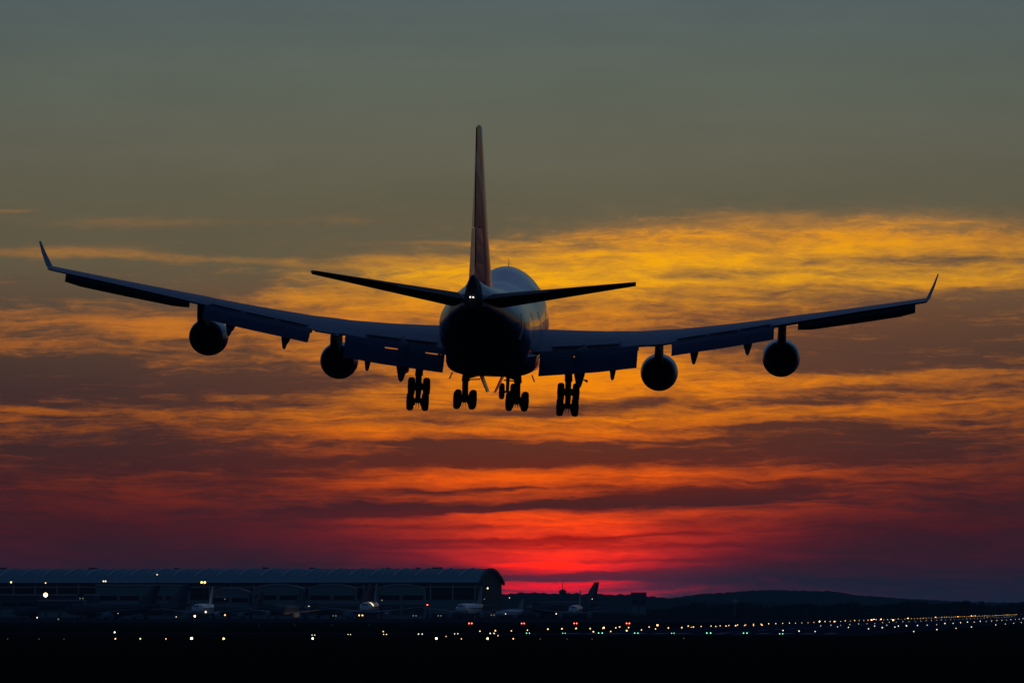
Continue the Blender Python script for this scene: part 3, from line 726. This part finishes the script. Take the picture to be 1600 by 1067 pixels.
# arched sheds and piers standing in front of the terminal
def shed(name, cat, px0, px1, top, d_, label, m_, arched=True, depth=30, group=None, fasc=True):
    x0, _, h = at_dist(px0, top, d_); x1, _, _ = at_dist(px1, top, d_); w_ = x1 - x0
    o = empty(name, Matrix.Translation(((x0 + x1) / 2, d_, 0))); tag(o, label, cat, group)
    q = MB(); n = 14; pr = []
    for i in range(n + 1):
        t = i / n; pr.append((-w_ / 2 + w_ * t, h * (.86 + .14 * (1 - abs(2 * t - 1) ** 2.6)) if arched else h))
    q.loft([[(x, y, z) for x, z in pr] + [(w_ / 2, y, 0), (-w_ / 2, y, 0)] for y in (0, depth)])
    q.build('wall', m_, o, smooth=False)
    q = MB(); q.loft([[(x, y, z + .05) for x, z in pr] + [(x, y, z + .7) for x, z in pr[::-1]] for y in (-.8, depth + .5)]); q.build('roof', M['trim'] if fasc else m_, o, smooth=False)
    nb = max(2, int(w_ / 9)); q = MB(); bw = w_ / nb
    q.box(.6, bw - .6, -.25, -.02, h * .1, h * .42); dr = q.build('door_panel', M['shed'] if m_ is not M['shed'] else M['panel'], o, smooth=False); dr.location = (-w_ / 2, 0, 0)
    for i in range(1, nb): place(dr, o, (-w_ / 2 + bw * i, 0, 0))
    q = MB(); q.box(.8, bw - .8, -.25, -.02, h * .56, h * .70); dr = q.build('window', M['glass'], o, smooth=False); dr.location = (-w_ / 2, 0, 0)
    for i in range(1, nb): place(dr, o, (-w_ / 2 + bw * i, 0, 0))
    return o
G = 'low arched sheds in front of the terminal'
shed('arched_shed', 'shed', 590, 664, 914, 2780, 'pale arched shed nearest the right end of the terminal', M['panel'], group=G)
shed('arched_shed', 'shed', 482, 556, 914, 2784, 'arched shed left of the fin with the orange lit aircraft', M['panel'], group=G)
shed('arched_shed', 'shed', 396, 474, 914, 2788, 'arched shed behind the dark fins, second from the left', M['panel'], group=G)
shed('arched_shed', 'shed', 330, 390, 920, 2792, 'lower arched shed right of the white aircraft with a thin fin', M['panel'], group=G)
shed('passenger_pier', 'pier', -120, 150, 930, 2700, 'low flat passenger pier at the far left below the terminal roof', M['shed'], arched=False)
shed('flat_shed', 'shed', 150, 292, 915, 2760, 'tall flat shed behind the two big dark aircraft fins', M['panel'], arched=False)
shed('flat_shed', 'shed', 60, 128, 939, 2600, 'small flat shed right of the bright lamp mast', M['shed'], arched=False)
shed('airport_hut', 'hut', 986, 1010, 926.6, 3900, 'long low roof on the dark skyline right of the parked fin', M['shed'], arched=False, depth=12, fasc=False)
x, y, top = at_dist(1148, 936, 4050)
o = empty('water_tower', Matrix.Translation((x, y, 0))); tag(o, 'small pale water tank on a dark stem below the hill on the right', 'water tower')
q = MB(); q.tube((0, 0, 0), (0, 0, top - 3), .7, .5, 10); q.build('stem', M['shed'], o)
q = MB(); q.rev([(0, .6), (.6, 2), (2.6, 2.2), (3.2, 1.4), (3.3, .2)], (0, 0, top - 3.3), (0, 0, 1), 16); q.build('tank', M['trim'], o)

# control mast against the glow
x, y, top = at_dist(879, 906, 4200)
o = empty('radar_mast', Matrix.Translation((x, y, 0))); tag(o, 'thin dark radar mast with a pointed tip against the red glow', 'mast')
q = MB()
for sx in (-1, 1):
    for sy in (-1, 1): q.tube((sx * 1.6, sy * 1.6, 0), (sx * .9, sy * .9, top * .62), .22, .18, 6)
for k in range(6):
    z0, z1 = top * .1 * k, top * .1 * (k + 1)
    for sx in (-1, 1): q.tube((sx * (1.6 - .12 * k), -1.5, z0), (-sx * (1.5 - .12 * k), -1.4, z1), .1, .1, 5)
q.build('lattice', M['darksteel'], o)
q = MB(); q.rev([(0, 1.6), (.6, 2.6), (2.2, 2.9), (2.5, 2.2), (3.4, 1.5), (3.5, .5)], (0, 0, top * .6), (0, 0, 1), 14); q.build('cabin', M['darksteel'], o)
q = MB(); q.tube((0, 0, top * .6 + 3), (0, 0, top), .35, .08, 8); q.tube((-2.3, 0, top * .6 + 2), (-2.3, 0, top * .6 + 5.5), .1, .08, 6); q.tube((2.3, 0, top * .6 + 2), (2.3, 0, top * .6 + 5), .1, .08, 6); q.build('spire', M['darksteel'], o)

# ------------------------------------------------------------------ parked airliners
def make_parked():
    o = empty('parked_airliner', Matrix.Identity(4))
    q = MB(); P = [(0, .1, 3.4, 3.2), (.6, .9, 4.1, 2.5), (2, 1.5, 4.9, 1.95), (4, 1.9, 5.45, 1.6), (7, 2.0, 5.6, 1.55), (25, 2.0, 5.6, 1.55), (29, 1.75, 5.6, 2.1), (33, 1.2, 5.5, 3.2), (36.5, .5, 5.2, 4.4), (37.6, .12, 5.0, 4.7)]
    rg = [[(hw * math.cos(a), -xa, (zt + zb) / 2 + (zt - zb) / 2 * math.sin(a)) for a in [2 * math.pi * i / 20 for i in range(20)]] for xa, hw, zt, zb in P]
    q.loft(rg); fu = q.build('fuselage', M['white'], o)
    q = MB()
    for s_ in (-1, 1):
        for i in range(40): q.box(s_ * 2.0 - .03, s_ * 2.0 + .03, -7 - i * .62 - .28, -7 - i * .62, 3.75, 4.1)
    q.box(-.9, .9, -2.05, -1.6, 4.55, 4.95)
    ww = q.build('windows', M['glass'], fu, smooth=False); ww['kind'] = 'stuff'
    def fl(xle, c_, z, x_, th, vertical=False):
        r = []
        for u, t in AF: r.append((x_, -(xle + c_ * u), z + t * th / .12 * c_) if not vertical else (t * th / .12 * c_, -(xle + c_ * u), z))
        for u, t in AF[::-1][1:-1]: r.append((x_, -(xle + c_ * u), z - t * th / .12 * c_) if not vertical else (-t * th / .12 * c_, -(xle + c_ * u), z))
        return r
    for s_ in (-1, 1):
        q = MB(); rg = [fl(11.5, 7.2, 2.1, s_ * 1.2, .12), fl(15, 3.9, 2.75, s_ * 6.4, .11), fl(20.8, 1.5, 4.0, s_ * 17, .1)]
        if s_ > 0: rg = rg[::-1]
        q.loft(rg); q.build('wing', M['wing'], o)
        q = MB(); q.rev([(0, .85), (-.1, 1.0), (-1.4, 1.1), (-2.8, .95), (-3.6, .6), (-4.2, .2)], (s_ * 5.8, -11.2, 1.55), (0, 1, 0), 18); q.build('engine', M['panel'], o)
        q = MB(); rg = [fl(31.2, 3.8, 4.7, s_ * .4, .09), fl(34.8, 1.4, 5.3, s_ * 6.2, .08)]
        if s_ > 0: rg = rg[::-1]
        q.loft(rg); q.build('tailplane', M['wing'], o)
        q = MB(); q.tube((s_ * 3.6, -17.8, .5), (s_ * 3.4, -17.6, 2.4), .18, .18, 8)
        for e_ in (-.35, .35): q.rev([(-.2, .3), (-.18, .55), (.18, .55), (.2, .3)], (s_ * 3.6 + e_, -17.8, .56), (1, 0, 0), 12)
        q.build('landing_gear', M['rubber'], o)
    q = MB(); q.tube((0, -4.6, .4), (0, -4.8, 2), .12, .12, 8); q.rev([(-.3, .2), (-.28, .4), (.28, .4), (.3, .2)], (0, -4.6, .4), (1, 0, 0), 12); q.build('nose_gear', M['rubber'], o)
    q = MB(); q.loft([fl(28.2, 7.6, 5.3, 0, .09, True), fl(31.6, 5.0, 8.6, 0, .09, True), fl(34.8, 2.9, 11.75, 0, .09, True)]); q.build('fin', M['fin'], o)
    return o
proto = make_parked()
def copy_tree(o, parent=None):
    c = o.copy(); col.objects.link(c); c.parent = parent
    for ch in [k for k in bpy.data.objects if k.parent == o]: copy_tree(ch, c)
    return c
park = [ # nose px, distance, heading (degrees, 180 = nose to us), scale, fin paint, label
 (305, 2500, 187, 1.25, 'white', 'white aircraft nose on under the yellow lamps, thin pale fin'),
 (569, 2540, 185, 1.4, 'trim', 'aircraft with its body lit orange by a lamp, tall thin fin'),
 (716, 2560, 193, 1.28, 'trim', 'pale aircraft turned slightly left in front of the terminal gable'),
 (894, 2640, 186, 1.15, 'trim', 'small pale aircraft nose on beside the dark side on fin, below the mast'),
 (832, 2700, 215, 1.5, 'navy', 'aircraft whose broad dark fin stands against the red sky'),
 (486, 2660, 212, 1.42, 'navy', 'dark finned aircraft just behind the orange lit one'),
 (103, 2470, 235, 1.28, 'navy', 'aircraft with a big dark fin below the left lamps'),
 (146, 2560, 235, 1.38, 'navy', 'aircraft with the tallest dark fin left of the white one'),
 (330, 2680, 214, 1.12, 'navy', 'dark finned aircraft right of the white nose on one'),
 (20, 2600, 235, 1.0, 'navy', 'aircraft farthest left behind the bright lamp mast'),
 (425, 2600, 196, 1.2, 'shed', 'dim aircraft nose on in front of the second arched shed'),
 (776, 2620, 205, .8, 'trim', 'small pale aircraft parked right at the foot of the gable'),
]
for i, (px, d_, hd, sc_, fm, lab) in enumerate(park):
    o = proto if i == 0 else copy_tree(proto)
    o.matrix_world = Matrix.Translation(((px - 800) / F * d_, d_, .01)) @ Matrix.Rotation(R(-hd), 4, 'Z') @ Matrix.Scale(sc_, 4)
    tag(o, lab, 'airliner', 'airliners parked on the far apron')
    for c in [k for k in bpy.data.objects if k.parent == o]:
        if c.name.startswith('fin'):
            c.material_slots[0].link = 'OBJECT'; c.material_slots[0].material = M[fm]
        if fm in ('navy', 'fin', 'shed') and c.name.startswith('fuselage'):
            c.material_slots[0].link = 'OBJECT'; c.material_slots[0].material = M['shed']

# ------------------------------------------------------------------ lamps
def lamp_mesh(name, r_, m_, post=0.25, pr=.04, twin=0):
    q = MB(); q.tube((0, 0, -post), (0, 0, -r_ * .4), pr * 1.6, pr, 6, 0); q.box(-r_ * .8 - twin / 2, r_ * .8 + twin / 2, -r_ * .8, r_ * .8, -r_ * .55, -r_ * .1, 0)
    for cx in ((0,) if not twin else (-twin / 2, twin / 2)):
        q.rev([(-r_, r_ * .2), (-r_ * .6, r_ * .8), (0, r_), (r_ * .6, r_ * .8), (r_, r_ * .2)], (cx, 0, r_ * .7), (0, 0, 1), 12, 1)
    me_o = q.build(name, [M['darksteel'], m_]); return me_o
def lamps(name, src_args, spots, label, cat, group, z=.45):
    first = None
    for it in spots:
        px, py = it[:2]
        if len(it) > 2: x, y, zz = at_dist(px, py, it[2])
        else: x, y, zz = on_ground(px, py, z)
        if first is None: first = lamp_mesh(name, *src_args); o = first
        else: o = first.copy(); col.objects.link(o)
        lb = label if not callable(label) else label(px)
        k = random.uniform(.5, .85); o.scale = (k, k, k); o.location = (x, y, zz); tag(o, lb, cat, group)
# runway edge lights: far side, centreline, near side
def row(name, src_args, t0, t1, dt_, s_, label, group, cat='runway light'):
    o0 = None; t = t0
    while t < t1:
        p = rw(t + random.uniform(-1, 1), s_)
        if o0 is None: o0 = lamp_mesh(name, *src_args); o = o0
        else: o = o0.copy(); col.objects.link(o)
        k = random.uniform(.45, .85); o.scale = (k, k, k); o.location = (p[0], p[1], .42 * k); tag(o, label, cat, group); t += dt_
row('runway_edge_light', (.17, M['warm'], .42), 330, 3500, 30, 0, 'small warm runway light in the long far side row running out to the right', 'runway edge lights, far side')
row('runway_edge_light', (.19, M['cool'], .42), 200, 2600, 60, 52, 'small white runway light in the near side row at the right', 'runway edge lights, near side')
row('runway_centreline_light', (.11, M['cool'], .42), 420, 2200, 45, 27, 'faint white light between the two runway edge rows', 'runway centreline lights')
lamps('approach_light', (.24, M['warmhot'], .5), [(180, 988), (300, 998), (350, 998), (489, 998), (682, 998), (762, 998)], 'bright warm ground light on the dark grass in front of the runway', 'ground light', 'bright approach lights')
lamps('approach_light', (.12, M['warm'], .5), [(220, 998), (260, 998), (181, 998), (721, 998), (697, 994), (802, 998), (778, 993)], 'weaker warm ground light between the bright ones on the near grass', 'ground light', 'weak approach lights')
lamps('approach_light', (.07, M['dim'], .5), [(13, 998), (62, 998), (101, 998), (844, 998), (886, 998), (925, 998), (1068, 997), (405, 976), (461, 976), (519, 976), (577, 976)], lambda px: 'dim ground light on the near grass at the far left' if px < 150 else 'dim ground light in the faint row below the terminal sheds' if px < 600 else 'dim ground light on the near grass below the green light pairs', 'ground light', 'dim ground lights')
lamps('threshold_light', (.13, M['cool'], .5, .04, .85), [(490, 992), (546, 991), (602, 991), (657, 990.5), (713, 990), (769, 989.5)], 'pair of pale lamps in the cross bar left of the runway', 'threshold light', 'pale threshold light pairs')
lamps('threshold_light', (.13, M['green'], .5, .04, .85), [(825, 989), (881, 989), (938, 989), (994, 989), (1051, 989), (1107, 989), (1164, 989), (1220, 990)], lambda px: ['leftmost pair of green lamps, below the second red pair', 'second pair of green lamps, just left of below the third red pair', 'green lamp pair between the third and fourth red pairs', 'green lamp pair just right of below the fourth red pair', 'green lamp pair fourth from the right end of the bar', 'green lamp pair third from the right end of the bar', 'green lamp pair second from the right end of the bar', 'rightmost pair of green lamps in the cross bar'][round((px - 825) / 56.4)], 'threshold light', 'green threshold light pairs')
lamps('stop_light', (.22, M['redlamp'], .5, .04, 1.0), [(735, 974), (817, 974), (899, 974), (981, 974)], 'red light pair in the row of four beyond the runway start', 'stop light', 'red stop lights')
lamps('guidance_light', (.19, M['warm'], .5), [(599, 986.5), (750, 986), (774, 985.5), (799, 985.5), (824, 984.5), (856, 983), (878, 982.5), (900, 982), (922, 982), (942, 981.5), (962, 981), (968, 979.5), (982, 980.5), (927, 987), (954, 986.5), (979, 985.5), (1002, 984), (1024, 982.5), (1014, 979.5), (1027, 977.5), (1044, 981), (1065, 980.5), (1083, 979.5), (1075, 978), (1118, 978.5), (1134, 978), (1149, 977.5), (1163, 977), (1177, 977), (1190, 976.5)],
      lambda px: 'warm white light of the scatter left of the first red light pair' if px < 735 else 'warm white light of the scatter between the first and second red light pairs' if px < 817 else 'warm white light of the scatter between the second and third red light pairs' if px < 899 else 'warm white light of the scatter between the third and fourth red light pairs' if px < 981 else 'warm white light right of the fourth red light pair, where the runway row begins', 'guidance light', 'guidance lights at the runway start')
lamps('guidance_light', (.3, M['warmhot'], .5), [(943, 981), (1027, 977), (1280, 971), (1303, 971), (1361, 968.5), (1376, 967.5), (1365, 967.5), (1395, 969)], 'larger bright warm light standing out of the runway rows', 'guidance light', 'brightest guidance lights')
lamps('guidance_light', (.15, M['cool'], .5), [(1223, 985), (1248, 986), (1273, 986.5), (1325, 980), (1308, 979), (1366, 978), (1385, 976.5), (1427, 986.5), (1463, 983.5), (1493, 981.5), (1517, 979.5), (1555, 976), (1570, 974.5), (1583, 973.5), (1595, 972.5), (1403, 978), (1415, 976.5)], lambda px: 'small white light on the runway surface just right of the last green pair' if px < 1300 else 'small white light on the runway surface below the crest of the wood' if px < 1450 else 'small white light on the runway surface near the right edge', 'guidance light', 'white lights on the runway surface')
lamps('guidance_light', (.28, M['amber'], .5), [(1461, 964), (1496, 963.3), (1517, 962), (1523, 961.6), (1418, 966)], 'amber light just above the far end of the runway row', 'guidance light', 'amber lights at the far end')

# lamp masts on the apron and along the buildings
def mast(px, py, d_, r_, m_, label, twin=0, halo=0, cat='lamp mast'):
    x, y, z = at_dist(px, py, d_)
    o = empty('lamp_mast', Matrix.Translation((x, y, 0))); tag(o, label, cat)
    q = MB(); q.tube((0, 0, 0), (0, 0, z - .3), .32 if z > 8 else .12, .16 if z > 8 else .08, 8); q.box(-r_ * 1.2 - twin / 2, r_ * 1.2 + twin / 2, -.2, .2, z - .32, z - .2); q.build('post', M['darksteel'], o)
    for cx in ((0,) if not twin else (-twin / 2, twin / 2)):
        q = MB(); q.rev([(-r_, r_ * .2), (-r_ * .6, r_ * .8), (0, r_), (r_ * .6, r_ * .8), (r_, r_ * .2)], (cx, -.3, z + r_ * .6), (0, 0, 1), 12); q.build('lamp', m_, o)
    return o
mast(72, 931, 2300, .85, M['warmhot'], 'tall mast with the brightest lamp, far left in front of the terminal')
mast(72, 911, 2780, .3, M['warm'], 'weak lamp mast above and behind the brightest one')
mast(18, 910, 2780, .42, M['warm'], 'warm lamp mast at the far left edge under the roof')
mast(164, 908.5, 2780, .38, M['cool'], 'mast with two close white lamps under the roof at the left', 1.0)
mast(246, 898, 2890, .3, M['cool'], 'white lamp mast shining in front of the curved roof')
mast(290, 925, 2600, .34, M['warm'], 'weak warm lamp on a mast in front of the tallest dark fin')
mast(318, 910.5, 2780, .5, M['amber'], 'mast with wide yellow lamps above the white aircraft', 1.5)
mast(762, 919.5, 2790, .42, M['cool'], 'white lamp mast in front of the terminal gable')
mast(668, 945, 2600, .28, M['redlamp'], 'small red lamp mast left of the pale turned aircraft')
mast(305, 963, 2380, .42, M['warmhot'], 'warm ground lamp under the left wing of the white aircraft')
mast(322, 956.5, 2460, .42, M['cool'], 'white lamp beneath the white nose on aircraft')
mast(352, 961, 2420, .3, M['warm'], 'warm lamp low on the apron right of the white aircraft')
mast(276, 963.5, 2400, .18, M['cool'], 'tiny white lamp low on the apron left of the white aircraft')
mast(59, 965, 2350, .26, M['cool'], 'small white lamp at the foot of the left lamp mast')
mast(92, 967.5, 2330, .3, M['dim'], 'dim yellowish lamp right of the left lamp mast foot')
mast(185, 958, 2400, .14, M['cool'], 'tiny pale lamp left of the big dark fins')
mast(564, 961.5, 2400, .32, M['warm'], 'pair of warm lamps under the orange lit aircraft', 1.4)
mast(483, 947, 2500, .18, M['cool'], 'tiny white lamp in front of the second arched shed')
mast(790, 959, 2450, .2, M['cool'], 'small white lamp low on the apron below the gable corner')
mast(796, 934, 2700, .2, M['cool'], 'tiny white lamp just right of the terminal gable')
mast(869, 959, 2450, .26, M['cool'], 'small white lamp left of the small pale aircraft')
for px, py in ((128, 935), (523, 962), (648, 962), (687, 962), (770, 961)):
    mast(px, py, 2440, .25, M['dim'], {128: 'dim pale lamp over the pier at the left', 523: 'dim lamp low left of the orange lit aircraft', 648: 'dim lamp low in front of the pale arched shed', 687: 'dim yellowish lamp left of the red runway light', 770: 'dim yellowish lamp above the red runway light'}[px], 1.2)
# the flood lamp that turns one parked fuselage orange
def flood(px, py, d_, en, c_, aim):
    x, y, z = at_dist(px, py, d_)
    l_ = bpy.data.lights.new('flood', 'SPOT'); l_.energy = en; l_.color = c_; l_.spot_size = R(20); l_.shadow_soft_size = .3
    o = bpy.data.objects.new('flood', l_); col.objects.link(o); o.location = (x, y, z)
    o.rotation_euler = (Vector(aim) - Vector((x, y, z))).to_track_quat('-Z', 'Y').to_euler()
ax_, ay_, az_ = at_dist(578, 943, 2556)
o = mast(597, 938, 2546, .3, M['dim'], 'dim flood lamp mast right of the orange lit aircraft')
flood(596.5, 935, 2546, 60000, (1, .5, .2), (ax_, ay_, az_))
for px, en, c_, lab in ((330, 5000, (.75, .9, 1), 'added dim flood mast brightening the white nose on aircraft'), (735, 2600, (.75, .9, 1), 'added dim flood mast brightening the pale turned aircraft'), (903, 2000, (.9, .9, .9), 'added dim flood mast brightening the small pale aircraft')):  # masts and spots added only to brighten three pale fuselages
    ta = at_dist(px - 12, 948, 2530 if px < 600 else 2590)
    mast(px + 22, 936, ta[1] - 45, .22, M['dim'], lab)
    flood(px + 22, 935, ta[1] - 45.5, en, c_, ta)

# tiny bird high right of the fin
x, y, z = at_dist(843, 378, 330)
q = MB()
q.rev([(-.09, .004), (-.05, .02), (0, .026), (.06, .018), (.09, .004)], (0, 0, 0), (0, 1, 0), 10)
b_ = q.build('bird', M['dark']); b_.location = (x, y, z); tag(b_, 'tiny dark bird in the sky right of the fin tip, wings spread', 'bird')
for s_ in (-1, 1):
    q = MB(); q.loft([[(0, .05, 0), (0, -.03, 0), (0, -.03, .008), (0, .05, .008)], [(s_ * .09, .045, .035), (s_ * .09, -.02, .035), (s_ * .09, -.02, .04), (s_ * .09, .045, .04)], [(s_ * .17, .0, .02), (s_ * .17, -.03, .02), (s_ * .17, -.03, .023), (s_ * .17, 0, .023)]]); q.build('wing', M['dark'], b_, smooth=False)

# ------------------------------------------------------------------ air
hz = MB(); hz.box(-12000, 12000, -300, 11500, -1, 60)
h_ = hz.build('haze', [], smooth=False) if False else None
me = bpy.data.meshes.new('haze'); me.from_pydata(hz.v, [], hz.f); me.update()
hm = bpy.data.materials.new('evening_haze'); hm.use_nodes = True; t = hm.node_tree
for n in list(t.nodes):
    if n.type != 'OUTPUT_MATERIAL': t.nodes.remove(n)
pv = t.nodes.new('ShaderNodeVolumePrincipled'); pv.inputs['Color'].default_value = (.42, .68, .86, 1); pv.inputs['Density'].default_value = 0.00005; pv.inputs['Anisotropy'].default_value = 0.0
on = [n for n in t.nodes if n.type == 'OUTPUT_MATERIAL'][0]; t.links.new(pv.outputs[0], on.inputs['Volume'])
me.materials.append(hm); ho = bpy.data.objects.new('haze', me); col.objects.link(ho); ho['kind'] = 'stuff'
